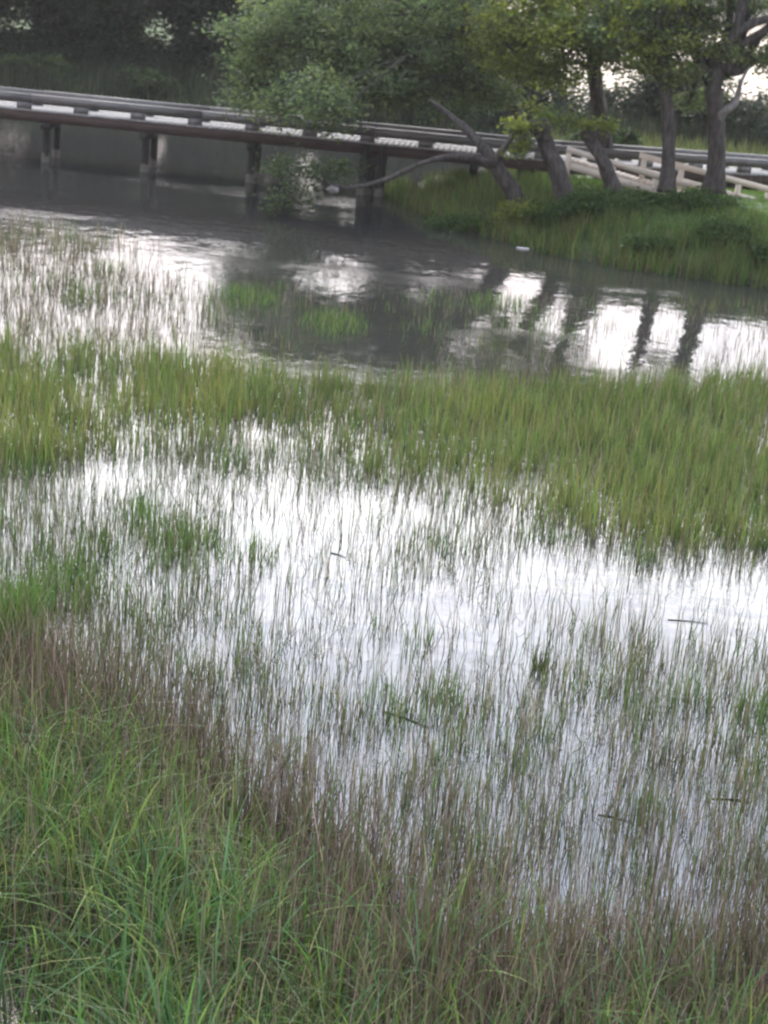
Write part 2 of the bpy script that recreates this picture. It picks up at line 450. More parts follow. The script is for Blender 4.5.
stems(OPENW, 190, lambda x, y: wo(x, y) * sm((n2.fbm(x, y, 0.9) - 0.42) * 5), (0.16, 0.5), (0.006, 0.013), GREEN + GREEN + OLIVE, 9, 0.11)
LG = gpoly([(-260, 425), (0, 430), (120, 420), (250, 425), (340, 470), (330, 600), (200, 660), (0, 650), (-260, 640)])
stems(LG, 190, lambda x, y: sm(sdist(LG, x, y) / 1.5) * (0.15 + 0.85 * sm((n2.fbm(x, y, 0.8) - 0.36) * 5)), (0.2, 0.55), (0.007, 0.014), GREEN + GREEN + OLIVE + [(0.17, 0.17, 0.05)], 8, 0.12)
# taller dead stalks thickening towards the near shore
stems(OPENW, 190, lambda x, y: sm((14.6 - y + 0.12 * x + 2 * (n2.fbm(x, y, 0.6) - 0.5)) / 2.6) * 0.8, (0.25, 0.85), (0.005, 0.011), BROWN + BROWN + OLIVE, 8, 0.09, 0.14)
T.build('reed_stems', M_stem, 'thin brown and olive reed stems standing in open water', 'reeds')

# --- little green islands of grass in the water
T = Turf()
def island(px, py, rx, ry, dens, hr=(0.25, 0.5), cols=GREEN):
    c = G(px, py); e = G(px + rx, py); f = G(px, py - ry); a = abs(e[0] - c[0]); bb = abs(f[1] - c[1])
    n = int(a * bb * 3.14 * dens)
    r = np.sqrt(rng.random(n)) * (0.6 + 0.4 * rng.random(n)); th = rng.uniform(0, 6.28, n)
    p = np.stack([c[0] + a * r * np.cos(th), c[1] + bb * r * np.sin(th)], 1)
    cc = pick(n, cols, 0.2)
    T.add(z0(p), rng.uniform(*hr, n) * (1.15 - 0.6 * r), rng.uniform(0.009, 0.016, n), rng.normal(0, 0.15, n), rng.uniform(0, 0.3, n), rng.uniform(0, 6.28, n), cc, cc * 1.2)
for a in [(245, 300, 48, 12, 130), (335, 325, 42, 14, 150), (80, 300, 30, 10, 110), (110, 270, 30, 8, 70), (500, 305, 45, 8, 90), (420, 330, 40, 8, 40),
          (430, 300, 40, 10, 25), (540, 330, 60, 12, 30),
          (190, 545, 55, 26, 210), (140, 520, 35, 18, 200), (255, 560, 30, 20, 130), (60, 590, 60, 30, 230), (90, 560, 60, 30, 90), (230, 465, 30, 14, 120), (30, 470, 40, 16, 160),
          (420, 545, 30, 16, 80), (540, 540, 40, 10, 150), (640, 560, 34, 12, 110), (755, 720, 26, 30, 160), (690, 700, 26, 20, 90), (600, 690, 26, 20, 60), (440, 700, 34, 26, 120), (380, 710, 40, 24, 120), (420, 640, 26, 20, 70)]:
    island(*a)
for a in [(12, 640, 42, 40, 420)]: island(*a, hr=(0.55, 0.95), cols=LUSH + GREEN)
T.build('grass_islands', M_blade, 'small scattered green grass clumps rising from the water', 'grass')

# --- the near shore
T = Turf()
def fd(x, y): return sdist(FORE, x, y)
WET = gpoly([(-260, 975), (30, 985), (70, 1040), (60, 1120), (-60, 1180), (-300, 1150)])
def wf(x, y): return (1 - 0.72 * sm(sdist(WET, x, y) / 0.25 + 0.5)) * sm(fd(x, y) / 1.0 + 0.2) * (0.25 + 1.15 * n1.fbm(x, y, 1.3)).clip(0, 1)
GRN = gpoly([(-260, 715), (0, 730), (120, 760), (205, 850), (240, 980), (310, 1055), (450, 1090), (600, 1092), (768, 1068), (1000, 1040), (1200, 1500), (-500, 1500)])
def green_w(x, y):     # green grows low and left; dead stalks hold the water's edge and the right
    return np.maximum(sm(sdist(GRN, x, y) / 1.1 + 0.5 + 1.3 * (n2.fbm(x, y, 0.9) - 0.5)), 0.12)
def shore(q, floor=ZB): return on_ground(q, floor)
near = lambda q: q[q[:, 1] > 7.2]
def tuft(dens, wt, clump, csig, hr, wr, spread, droop, cols, tip, segs):
    q = near(scatter(FORE, dens, wt, clump=clump, csig=csig, fan=True)); p = q[:, :2]; o = q[:, 2:]; n = len(p)
    rad = np.hypot(o[:, 0], o[:, 1]); yaw = np.arctan2(o[:, 1], o[:, 0]) + rng.normal(0, 0.5, n)
    tone = n2.fbm(p[:, 0], p[:, 1], 1.0)[:, None]
    col = pick(n, cols, 0.24) * (0.62 + 0.62 * tone)
    T.add(shore(p), rng.uniform(*hr, n) * (1.1 - 0.12 * rad), rng.uniform(*wr, n), spread * rad + rng.normal(0, 0.05, n), droop * rng.beta(1.2, 2.2, n) * (0.4 + 0.6 * rad), yaw, col, col * tip, segs=segs)
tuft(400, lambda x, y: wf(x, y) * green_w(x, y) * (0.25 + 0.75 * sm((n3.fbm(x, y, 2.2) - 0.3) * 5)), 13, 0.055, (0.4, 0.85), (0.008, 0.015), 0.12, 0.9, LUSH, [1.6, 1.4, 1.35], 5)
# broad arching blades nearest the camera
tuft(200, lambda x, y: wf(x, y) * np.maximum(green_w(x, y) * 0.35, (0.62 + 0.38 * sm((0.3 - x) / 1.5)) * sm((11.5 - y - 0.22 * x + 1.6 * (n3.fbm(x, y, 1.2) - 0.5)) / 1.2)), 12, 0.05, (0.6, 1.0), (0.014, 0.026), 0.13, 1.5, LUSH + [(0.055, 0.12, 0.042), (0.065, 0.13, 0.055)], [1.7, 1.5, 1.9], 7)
# pale arching tips and seed stalks
p = near(scatter(FORE, 70, lambda x, y: wf(x, y) * green_w(x, y))); n = len(p)
col = pick(n, [(0.24, 0.26, 0.09), (0.34, 0.34, 0.16), (0.30, 0.33, 0.2)], 0.2)
T.add(shore(p), rng.uniform(0.55, 1.0, n), rng.uniform(0.006, 0.011, n), rng.normal(0, 0.2, n), rng.uniform(0.3, 1.5, n), rng.uniform(0, 6.28, n), col, segs=6)
T.build('shore_grass', M_blade, 'lush arching green grass along the near shore at the bottom', 'grass')
T = Turf()
p = near(scatter(FORE, 1250, lambda x, y: wf(x, y) * (1 - 0.76 * green_w(x, y)), clump=6, csig=0.08)); n = len(p)
col = pick(n, BROWN + BROWN + OLIVE + [(0.09, 0.11, 0.035), (0.07, 0.05, 0.04)], 0.3) * 0.9
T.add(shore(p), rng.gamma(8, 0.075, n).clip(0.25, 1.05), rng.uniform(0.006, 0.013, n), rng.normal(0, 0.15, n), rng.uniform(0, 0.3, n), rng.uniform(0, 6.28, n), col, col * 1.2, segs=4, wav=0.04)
p = near(scatter(FORE, 110, lambda x, y: wf(x, y) * (1 - 0.6 * green_w(x, y)))); n = len(p)   # broken, tangled straw
col = pick(n, BROWN + STRAW, 0.25)
T.add(shore(p), rng.uniform(0.25, 0.6, n), rng.uniform(0.006, 0.011, n), rng.normal(0, 0.6, n), rng.uniform(0, 1.2, n), rng.uniform(0, 6.28, n), col, segs=5)
T.build('dead_stalks', M_stem, 'dead brown stalks tangled along the edge of the near shore', 'reeds')

# --- grass on the far banks
T = Turf()
WEDGE = [(-40, 20), (40, 20), (40, 75), (-40, 75)]
def wb(x, y):
    d = sdist(BANK, x, y); return ((d > -0.6) & (y < 47)) * 1.0
box = [(-1, 34), (18, 34), (18, 47), (-1, 47)]
p = scatter(box, 300, wb, clump=7, csig=0.1); gz = on_ground(p, ZB); d = sdist(BANK, p[:, 0], p[:, 1])
edge = sm(1 - d / 4.2 + 0.8 * (n1.fbm(p[:, 0], p[:, 1], 0.5) - 0.5)); n = len(p)
mixr = rng.random(n)[:, None]
col = np.where(mixr < edge[:, None] * 0.55, pick(n, [(0.10, 0.115, 0.045), (0.085, 0.105, 0.04), (0.15, 0.14, 0.07)], 0.2), pick(n, LUSH + GREEN[:2], 0.22) * 1.25)
T.add(gz, rng.uniform(0.5, 1.0, n) * (0.10 + 0.62 * edge), rng.uniform(0.012, 0.022, n), rng.normal(0, 0.15, n), rng.uniform(0, 0.4, n), rng.uniform(0, 6.28, n), col, col * [1.3, 1.15, 1.1])
box = [(-18, 58), (26, 58), (26, 67), (-18, 67)]
p = scatter(box, 60, lambda x, y: (ground_z(x, y) > -0.12) * 1.0, clump=7, csig=0.15); n = len(p)
col = pick(n, [(0.025, 0.035, 0.02), (0.032, 0.043, 0.024), (0.05, 0.055, 0.034)], 0.2)  # dark colours carry the shade of the woods on this grass
T.add(on_ground(p, ZB), rng.uniform(0.5, 1.3, n), rng.uniform(0.02, 0.035, n), rng.normal(0, 0.15, n), rng.uniform(0, 0.4, n), rng.uniform(0, 6.28, n), col, col * 1.25)
box = [(2, 47), (26, 47), (26, 60), (2, 60)]
p = scatter(box, 45, lambda x, y: (ground_z(x, y) > 0) * 1.0, clump=7, csig=0.15); n = len(p)
col = pick(n, [(0.08, 0.105, 0.035), (0.105, 0.125, 0.045), (0.13, 0.13, 0.06)], 0.2)
T.add(on_ground(p, ZB), rng.uniform(0.2, 0.6, n), rng.uniform(0.02, 0.035, n), rng.normal(0, 0.15, n), rng.uniform(0, 0.4, n), rng.uniform(0, 6.28, n), col, col * 1.25)
T.build('bank_grass', M_blade, 'yellowing tall grass and lawn on the far banks around the boardwalk', 'grass')
T = Turf()   # tan reeds out in the lagoon
for k in range(12):
    cx, cy = rng.uniform(5, 34), rng.uniform(68, 85); n = 260
    p = np.stack([cx + rng.normal(0, 1.6, n), cy + rng.normal(0, 0.8, n)], 1); col = pick(n, [(0.32, 0.22, 0.12), (0.28, 0.17, 0.09), (0.36, 0.28, 0.18)], 0.2)
    T.add(z0(p), rng.uniform(0.5, 1.1, n), rng.uniform(0.04, 0.07, n), rng.normal(0, 0.1, n), rng.uniform(0, 0.3, n), rng.uniform(0, 6.28, n), col)
T.build('tan_reeds', M_stem, 'tan reed beds in the bright lagoon behind the right hand trees', 'reeds')


# ------------------------------------------------------------------ trees
def leaf_cloud(blobs, size, cols, sig=0.30, per=70):
    """blobs: (centre, radii, clumps). returns mesh arrays of small pointed leaves and clump centres"""
    Vs = []; Cs = []; cc = []
    for c, r, nc in blobs:
        c = np.array(c); r = np.array(r)
        dv = rng.normal(size=(nc, 3)); dv /= np.linalg.norm(dv, axis=1)[:, None]
        rad = rng.random(nc) ** 0.45
        cl = c + dv * rad[:, None] * r * (0.8 + 0.35 * rng.random((nc, 1)))
        cc.append(cl)
        tone = pick(nc, cols, 0.16)
        k = rng.poisson(per * rng.uniform(0.3, 1.7, nc)); idx = np.repeat(np.arange(nc), k)
        pos = cl[idx] + rng.normal(0, 1, (len(idx), 3)) * np.array([sig, sig, sig * 0.55]) * rng.uniform(0.6, 1.3, (nc, 1))[idx]
        Vs.append(pos); Cs.append(tone[idx] * (1 + rng.normal(0, 0.15, (len(idx), 1))).clip(0.5, 1.6))
    pos = np.concatenate(Vs); col = np.concatenate(Cs); n = len(pos)
    a = rng.normal(size=(n, 3)); a[:, 2] *= 0.6; a /= np.linalg.norm(a, axis=1)[:, None]
    bq = np.cross(a, rng.normal(size=(n, 3))); bq /= np.linalg.norm(bq, axis=1)[:, None]
    s = size * rng.uniform(0.6, 1.4, (n, 1))
    V4 = np.stack([pos - a * s * 0.5, pos + bq * s * 0.24, pos + a * s * 0.5, pos - bq * s * 0.24], 1).reshape(-1, 3)
    q = (np.arange(n) * 4)[:, None] + np.arange(4)[None]
    return V4, q, np.repeat(col, 4, 0), np.concatenate(cc)


def tree(name, label, cat, trunk, radii, blobs, cols, size=0.10, sig=0.3, per=70, bark=M_bark, limbs=(), group=None, twig=0.03, nlimb=None):
    """trunk: world points; blobs: (px,py,Y,rx_px,ry_px,depth_m,clumps) or world tuples"""
    bl = []
    for q in blobs:
        if len(q) == 7:
            px, py, Y, rx, ry, dep, nc = q; bl.append((P(px, py, Y), (rx / ppm(Y), dep, ry / ppm(Y)), nc))
        else: bl.append(q)
    root = empty(name, trunk[0]); tag(root, label, cat, group)
    mb = MB(); mb.tube(trunk, radii, 12, 0.05)
    fork = np.array(trunk[-1]); tp = np.array(trunk)
    V4, qd, cl, cc = leaf_cloud(bl, size, cols, sig, per)
    # boughs from the trunk to each part of the crown, twigs on to the leaf clumps
    i = 0
    for c, r, nc in bl:
        s = tp[-1] if len(tp) < 3 else tp[-1 - (i % 2)]
        midp = (s + np.array(c)) / 2 + rng.normal(0, 0.25, 3) + np.array([0, 0, 0.25])
        mb.tube([s, midp, c], [radii[-1] * 0.75, radii[-1] * 0.5, radii[-1] * 0.25], 7, 0.05, 4)
        own = cc[i:i + nc] if False else None
        i += 1
    o = 0
    for c, r, nc in bl:
        for k in range(0, nc, 3):
            e = cc[o + k]; mm = (np.array(c) + e) / 2 + rng.normal(0, 0.12, 3)
            mb.tube([c, mm, e], [twig, twig * 0.7, twig * 0.3], 4, 0, 2, False)
        o += nc
    mb.build('trunk', bark, root, True)
    for lp, lr, lm in limbs:
        b_ = MB(); b_.tube(lp, lr, 9, 0.06); b_.build('limb', lm, root, True)
    link_mesh('crown', np_mesh('crown', V4, qd, None, cl), M_leaf, root)
    return root


OAK = [(0.10, 0.14, 0.062), (0.125, 0.165, 0.068), (0.155, 0.19, 0.075), (0.08, 0.112, 0.055)]
OAKY = [(0.165, 0.20, 0.042), (0.195, 0.225, 0.05), (0.14, 0.18, 0.045), (0.10, 0.14, 0.045)]
DARK = [(0.028, 0.038, 0.02), (0.038, 0.048, 0.024), (0.022, 0.03, 0.018)]
MIDG = [(0.04, 0.065, 0.022), (0.055, 0.08, 0.026), (0.035, 0.055, 0.022)]


def pts(l): return [P(a, b, c) for a, b, c in l]


tree('live_oak', 'broad grey-green oak whose crown overhangs the middle of the boardwalk', 'tree',
     pts([(530, 175, 47.5), (522, 135, 47.3), (505, 85, 47), (465, 40, 46.5)]), [0.26, 0.2, 0.17, 0.13],
     [(262, 45, 46, 44, 36, 1.5, 60), (300, 15, 46, 55, 35, 1.6, 70), (345, 45, 45.5, 60, 38, 1.6, 90), (405, 55, 45.5, 60, 36, 1.6, 90), (316, 100, 42.6, 28, 32, 0.8, 28), (288, 100, 43.4, 26, 22, 0.7, 14), (338, 112, 42.6, 22, 20, 0.6, 10), (440, 105, 44.5, 40, 14, 0.8, 14), (430, 15, 46, 70, 40, 1.8, 90), (365, 84, 44.0, 44, 22, 1.2, 30),
      (460, 70, 45.5, 40, 26, 1.2, 40), (350, -30, 46, 90, 35, 1.8, 34), (440, -40, 46, 80, 35, 1.8, 24), (250, 85, 45.5, 28, 24, 0.8, 22), (480, 92, 45.8, 40, 16, 0.8, 26), (400, 92, 45, 50, 16, 0.9, 34)],
     OAK, 0.12, 0.27, 60)
tree('live_oak', 'yellow-green oak crown above the two leaning broken trunks', 'tree',
     pts([(606, 160, 46.8), (600, 112, 46.5), (594, 75, 46.2), (590, 40, 46)]), [0.24, 0.2, 0.18, 0.14],
     [(505, 40, 44.5, 40, 30, 1.3, 60), (555, 28, 44.5, 55, 30, 1.6, 90), (610, 40, 45, 50, 26, 1.4, 70), (545, 66, 45.5, 46, 18, 1.0, 40), (580, -10, 45.5, 80, 30, 1.8, 60), (640, 10, 45.5, 50, 30, 1.5, 60), (520, -15, 45, 50, 30, 1.5, 50)],
     OAKY, 0.12, 0.26, 58)
tree('live_oak', 'slim dark trunked oak standing left of the forked oak by the pale ramp', 'tree',
     pts([(667, 192, 42.3), (669, 165, 42.3), (668, 120, 42.3), (664, 85, 42.4), (662, 50, 42.5)]), [0.23, 0.155, 0.145, 0.14, 0.11],
     [(620, 30, 43, 40, 22, 1.1, 45), (660, 40, 42.6, 45, 20, 1.2, 55), (690, 15, 43, 45, 26, 1.3, 55), (650, 0, 43, 60, 25, 1.4, 60), (640, 62, 43, 30, 14, 0.7, 18), (668, 70, 41.9, 34, 14, 0.3, 12), (704, 46, 42.0, 30, 14, 0.4, 9), (700, -25, 43, 60, 25, 1.5, 40)],
     OAK + OAKY[:2], 0.12, 0.20, 55)
C0 = pts([(713, 192, 42.4), (717, 165, 42.4), (716, 120, 42.4), (713, 90, 42.4), (714, 62, 42.5)])
tree('live_oak', 'forked oak with twisted bare upper limbs and one pale limb, by the ramp', 'tree',
     C0, [0.29, 0.21, 0.195, 0.2, 0.16],
     [(700, 72, 43.4, 26, 10, 0.6, 12), (762, 60, 42.8, 26, 14, 0.7, 24), (690, 98, 44, 24, 12, 0.6, 12), (755, 6, 43, 30, 12, 0.8, 14), (800, 20, 43, 40, 30, 1.2, 40), (730, -40, 43, 80, 25, 1.5, 60)],
     OAK, 0.12, 0.20, 50,
     limbs=[(pts([(717, 122, 42.4), (724, 112, 42.2), (733, 106, 42.1), (737, 96, 42.1), (741, 82, 42.0), (750, 66, 42.0)]), [0.13, 0.10, 0.085, 0.07, 0.045, 0.02], M_barkpale),
            (pts([(714, 66, 42.5), (722, 48, 42.4), (736, 34, 42.3), (740, 14, 42.3), (748, -14, 42.4)]), [0.2, 0.17, 0.14, 0.12, 0.09], M_bark),
            (pts([(736, 34, 42.3), (752, 24, 42.2), (775, 17, 42.2), (800, 10, 42.2)]), [0.12, 0.10, 0.09, 0.07], M_bark),
            (pts([(714, 62, 42.5), (735, 70, 42.6), (748, 56, 42.7), (757, 38, 42.7), (775, 22, 42.8)]), [0.18, 0.15, 0.13, 0.11, 0.09], M_bark),
            (pts([(746, 58, 42.7), (742, 42, 42.6), (748, 22, 42.6), (742, 0, 42.6)]), [0.08, 0.07, 0.06, 0.04], M_bark),
            (pts([(713, 84, 42.4), (700, 62, 42.5), (690, 40, 42.6), (690, 10, 42.8)]), [0.16, 0.12, 0.09, 0.06], M_bark)])

# two leaning broken trunks in front of the boardwalk
def snag(label, path, rad, top_px, extra=()):
    pp = pts(path); root = empty('broken_trunk', pp[0]); tag(root, label, 'broken tree', 'leaning broken trunks')
    mb = MB(); mb.tube(pp, rad, 14, 0.07); mb.build('trunk', M_bark, root, True)
    for lp, lr in extra:
        b_ = MB(); b_.tube(pts(lp), lr, 8, 0.08); b_.build('branch_stub', M_bark, root, True)
    V4, qd, cl, cc = leaf_cloud([(P(*q[:3]), np.array(q[3:6]), q[6]) for q in top_px], 0.11, OAKY, 0.15, 40)
    link_mesh('sprouting_leaves', np_mesh('sprouting_leaves', V4, qd, None, cl), M_leaf, root)
snag('thick grey leaning trunk broken off and hooked at its top', [(574, 222, 41.5), (558, 172, 41.6), (547, 147, 41.7), (541, 132, 41.8), (530, 126, 41.9), (522, 130, 42)], [0.26, 0.205, 0.185, 0.17, 0.13, 0.06],
     [(522, 128, 41.5, .4, .3, .25, 10), (545, 112, 41.8, .5, .3, .2, 8), (518, 148, 41.4, .2, .2, .35, 8)], [([(541, 134, 41.6), (538, 126, 41.5), (531, 121, 41.4)], [.13, .09, .05]), ([(545, 140, 41.5), (548, 128, 41.4), (544, 118, 41.4)], [.1, .06, .03])])
snag('dark leaning trunk snapped short beside the pale ramp', [(628, 226, 41.8), (612, 182, 41.9), (601, 158, 41.9), (591, 142, 42), (585, 130, 42)], [0.24, 0.17, 0.15, 0.14, 0.115],
     [(596, 124, 41.8, .4, .3, .15, 7), (575, 122, 41.9, .5, .3, .15, 7)], [([(590, 140, 41.9), (596, 132, 41.8), (598, 127, 41.8)], [.1, .07, .04])])

# fallen limb with a leafy end trailing in the water
root = empty('fallen_limb', P(500, 172, 42.2)); tag(root, 'dark fallen limb trailing a leafy end into the water by the boardwalk', 'fallen branch')
mb = MB(); mb.tube(pts([(522, 206, 42.2), (497, 167, 42.2), (480, 144, 42.4), (462, 126, 42.6), (446, 112, 42.9), (430, 100, 43.2)]), [.2, .17, .12, .09, .07, .04], 10, .08)
mb.tube(pts([(490, 164, 42.2), (470, 158, 42), (445, 157, 41.8), (415, 166, 41.6), (385, 180, 41.4), (345, 188, 41.2), (320, 182, 41.2)]), [.13, .09, .06, .055, .06, .05, .03], 9, .08)
mb.tube(pts([(492, 165, 42.1), (503, 150, 42), (510, 140, 42), (516, 126, 42)]), [.11, .09, .06, .03], 8, .08)
mb.build('trunk', M_bark, root, True)
V4, qd, cl, cc = leaf_cloud([(P(285, 168, 41.6), (.45, .4, .22), 18), (P(318, 172, 41.4), (.6, .4, .2), 20), (P(300, 192, 41.2), (.6, .4, .25), 16), (P(350, 170, 41.5), (.5, .3, .2), 10), (P(280, 200, 41), (.3, .3, .2), 7)], .11, OAK[3:] + MIDG, .2, 20)
link_mesh('leaves', np_mesh('leaves', V4, qd, None, cl), M_leaf, root)

# background woods, tree by tree
WOOD = 'woods beyond the boardwalk'
def bgtree(label, px, Y, top, wid, cols, low=0.6, nc=150, size=0.2, per=60):
    x = P(px, 100, Y)[0]; g0 = float(ground_z(np.array([x]), np.array([Y]))[0])
    tr = [(x, Y, g0 - 0.1), (x + rng.normal(0, .15), Y, g0 + 1.0), (x + rng.normal(0, .3), Y, g0 + top * 0.5)]
    h = top - low
    bl = []
    for k in range(4):
        bl.append(((x + rng.uniform(-.55, .55) * wid, Y + rng.uniform(-.6, .6), g0 + low + h * rng.uniform(.2, .75)), (wid * rng.uniform(.45, .65), 1.2, h * rng.uniform(.25, .38)), nc // 4))
    bl.append(((x, Y - .6, g0 + .5), (wid * 1.1, 1.0, .7), nc // 2))
    bl.append(((x, Y, g0 + low + h * .5), (wid * .8, 1.2, h * .46), nc // 2))
    return tree('dark_tree', label, 'tree', tr, [.22, .18, .12], bl, cols, size, .38, per, group=WOOD, twig=.02)
bgtree('dense dark evergreen at the left edge of the woods', -15, 67, 5.9, 1.9, DARK, .3)
bgtree('dark rounded evergreen second in from the left edge of the woods', 42, 69, 5.7, 1.8, DARK, .3)
bgtree('dark evergreen above the first gap in the boardwalk posts', 92, 67, 5.3, 1.7, DARK, .3)
bgtree('shorter dark tree left of the pale opening in the woods', 128, 72, 5.6, 1.2, DARK + MIDG[:1], .7, 130)
bgtree('dark leafy tree right of the pale opening in the woods', 186, 68, 5.6, 1.5, DARK, .5)
bgtree('dark tree half hidden by the grey-green oak', 232, 70, 6.4, 1.5, DARK, .3)
bgtree('dull green shrubby tree behind the left part of the grey-green oak', 285, 66, 7.0, 1.5, MIDG + DARK, .3, 130)
bgtree('dull green tree behind the hanging oak leaves', 352, 70, 5.0, 1.5, MIDG + DARK, .3, 120)
bgtree('dark low tree seen behind the middle of the grey-green oak', 415, 66, 7.2, 1.5, DARK, .2, 130)
bgtree('dark bushy tree behind the fallen limb', 470, 65, 6.8, 1.6, DARK, .1, 140)
bgtree('dark bushy tree behind the hooked broken trunk', 515, 64, 3.2, 1.2, DARK, .1, 110)
bgtree('dark scrubby tree left of the slim oak trunk', 650, 63, 2.7, 1.0, DARK, .1, 80, .16)
bgtree('dark scrubby tree between the slim oak and the forked oak', 692, 62, 3.2, .9, DARK, .1, 80, .16)
bgtree('dark scrubby tree right of the forked oak trunk', 742, 61, 1.9, .9, DARK, .0, 60, .16)
bgtree('thin open shrub between the snapped trunk and the slim oak', 604, 64, 2.2, 1.0, DARK + MIDG, .2, 22, .16, 40)
bgtree('thin open shrub behind the hooked broken trunk', 556, 65, 2.3, 1.0, DARK + MIDG, .2, 22, .16, 40)
bgtree('thin open shrub right of the forked oak', 765, 66, 2.7, 1.2, DARK + MIDG, .2, 34, .16, 40)
bgtree('dark scrub tree at the right edge behind the boardwalk', 805, 62, 2.2, 1.1, DARK, .0, 80, .16)

# bushes
def bush(label, px, py, Y, w, h, cols, nc=40, size=.09, per=60, group='bushes on the bank'):
    c = P(px, py, Y); g0 = float(ground_z(np.array([c[0]]), np.array([Y]))[0])
    root = empty('bush', (c[0], Y, g0)); tag(root, label, 'bush', group)
    mb = MB()
    for k in range(5):
        a = rng.uniform(0, 6.28); mb.tube([(c[0], Y, g0 - .05), (c[0] + math.cos(a) * w * .25, Y + math.sin(a) * .2, g0 + h * .4), (c[0] + math.cos(a) * w * .5, Y + math.sin(a) * .4, g0 + h * .75)], [.03, .02, .01], 5, 0, 2)
    mb.build('stem', M_bark, root)
    V4, qd, cl, cc = leaf_cloud([((c[0], Y, g0 + h * .5), (w, w * .7, h * .5), nc), ((c[0] + w * .4, Y, g0 + h * .35), (w * .7, w * .5, h * .35), nc // 2), ((c[0] - w * .5, Y - .1, g0 + h * .35), (w * .6, w * .5, h * .35), nc // 2)], size, cols, .14, per)
    link_mesh('foliage', np_mesh('foliage', V4, qd, None, cl), M_leaf, root)
BG = [(0.055, 0.095, 0.026), (0.075, 0.12, 0.032), (0.06, 0.10, 0.03)]
bush('dark green bush at the foot of the hooked broken trunk', 586, 195, 41.0, .42, .75, BG, 44)
bush('low bush at the foot of the slim oak', 640, 200, 41.6, .6, .35, BG, 34)
bush('wide low bush between the slim oak and the forked oak', 690, 198, 41.7, .65, .42, BG, 40)
bush('rounded bush on the lawn near the right edge', 728, 232, 39.2, .55, .5, BG, 36)
bush('small bush on the bank below the lawn', 655, 235, 39.0, .5, .4, BG, 26)
bush('leafy bush at the foot of the fallen limb', 470, 190, 41.8, .8, .5, BG, 40)
bush('bright leafy bush left of the hooked broken trunk', 530, 190, 41.5, .7, .5, OAKY, 34)
bush('dark bush between the hooked trunk and the snapped trunk', 558, 193, 41.2, .5, .5, BG, 40)
bush('wide dark bush at the foot of the snapped trunk', 615, 196, 41.0, .6, .5, BG, 44)
bush('low dark bush at the foot of the forked oak', 716, 204, 41.4, .5, .32, BG, 30)
bush('small bush on the bank at the right edge', 775, 245, 38.6, .5, .45, BG, 26)
for lb, px, Y, w, h, cs in [('green bush on the far bank behind the hanging oak leaves', 345, 62.5, 1.2, 2.0, MIDG), ('green bush on the far bank left of the fallen limb', 405, 62.5, 1.2, 1.7, MIDG), ('dull bush on the far bank at the pale opening in the woods', 150, 63, 1.0, .9, MIDG), ('low dark bush on the far bank at the left edge', 30, 63, 1.4, 1.0, MIDG), ('low dark bush behind the ramp between the oaks', 610, 54, 1.0, .8, MIDG)]:
    bush(lb, px, 100, Y, w, h, cs, 46, .16, 60, 'bushes on the far bank')

# far shore of the lagoon
V4, qd, cl, cc = leaf_cloud([((x, 330 + rng.uniform(-10, 20), 2.5), (9, 5, rng.uniform(2.5, 4.0)), 40) for x in np.arange(-200, 260, 9)], 1.0, MIDG + DARK, 1.3, 30)
tag(link_mesh('far_woods', np_mesh('far_woods', V4, qd, None, cl), M_leaf), 'distant low woods along the far shore of the lagoon', 'woods', kind='stuff')

# ------------------------------------------------------------------ boardwalk
ZD = 1.30
_l, _r = G(0, 106.5, ZD), G(512, 157, ZD); a0 = _l + (_l - _r) * 0.3; a1 = G(560, 161, ZD); a2 = G(740, 175.5, 1.12); a2 = a1 + (a2 - a1) * 2.6; a2[2] = 1.0
print('deck', a0, a1)
axis = [a0, a1, a2]
seg = [np.linalg.norm(a1 - a0), np.linalg.norm(a2 - a1)]
def along(s, off=0.0, z=0.0):
    """point on the near deck edge, off metres back from it"""
    i = 0 if s < seg[0] else 1; t = (s if i == 0 else s - seg[0]) / seg[i]
    u = (axis[i + 1] - axis[i]) / seg[i]; nrm = np.array([-u[1], u[0], 0])
    return axis[i] + u * seg[i] * t + nrm * off + np.array([0, 0, z])
def s_at(px):      # distance along the deck of a photo column
    best = min(np.arange(0, sum(seg), 0.02), key=lambda s: abs(proj(along(s))[0] - px)); return float(best)
def proj(p):
    v = p - EYE; dz = v.dot(d_); return W / 2 + F * v.dot(R_) / dz, HT / 2 - F * v.dot(U_) / dz
SL = sum(seg); WD = 1.25
bw = empty('boardwalk', along(SL / 2)); tag(bw, 'long dark timber boardwalk on piles crossing the pond', 'boardwalk')
mb = MB(); s = 0.0
while s < SL - 0.2:
    mb.bar(along(s + .07, -0.03, -0.02 + rng.normal(0, .003)), along(s + .07, WD + .03, -0.02 + rng.normal(0, .003)), 0.135, 0.04); s += 0.142
mb.build('deck', M_plank, bw)
cuts = list(np.arange(0.3, seg[0], 4.38)) 
for off in (0.07, WD - 0.07):
    mb = MB()
    stops = [0] + cuts[1:] + [seg[0]]
    for i in range(len(stops) - 1): mb.bar(along(stops[i] + .006, off, .27 + rng.normal(0, .004)), along(stops[i + 1] - .006, off, .27 + rng.normal(0, .004)), .14, .20)
    mb.bar(along(seg[0] + .01, off, .27), along(SL - .01, off, .27), .14, .20)
    mb.build('curb_rail', M_oldwood, bw)
    s0 = s_at(80.5); 
    k = math.ceil(-s0 / 1.46)
    while s0 + k * 1.46 < SL - .3:
        s = s0 + k * 1.46
        if s > .3 and abs(s - seg[0]) > .25:
            mb = MB(); mb.bar(along(s - .18, off, .085), along(s + .18, off, .085), .137, .166); mb.build('curb_block', M_oldwood, bw)
        k += 1
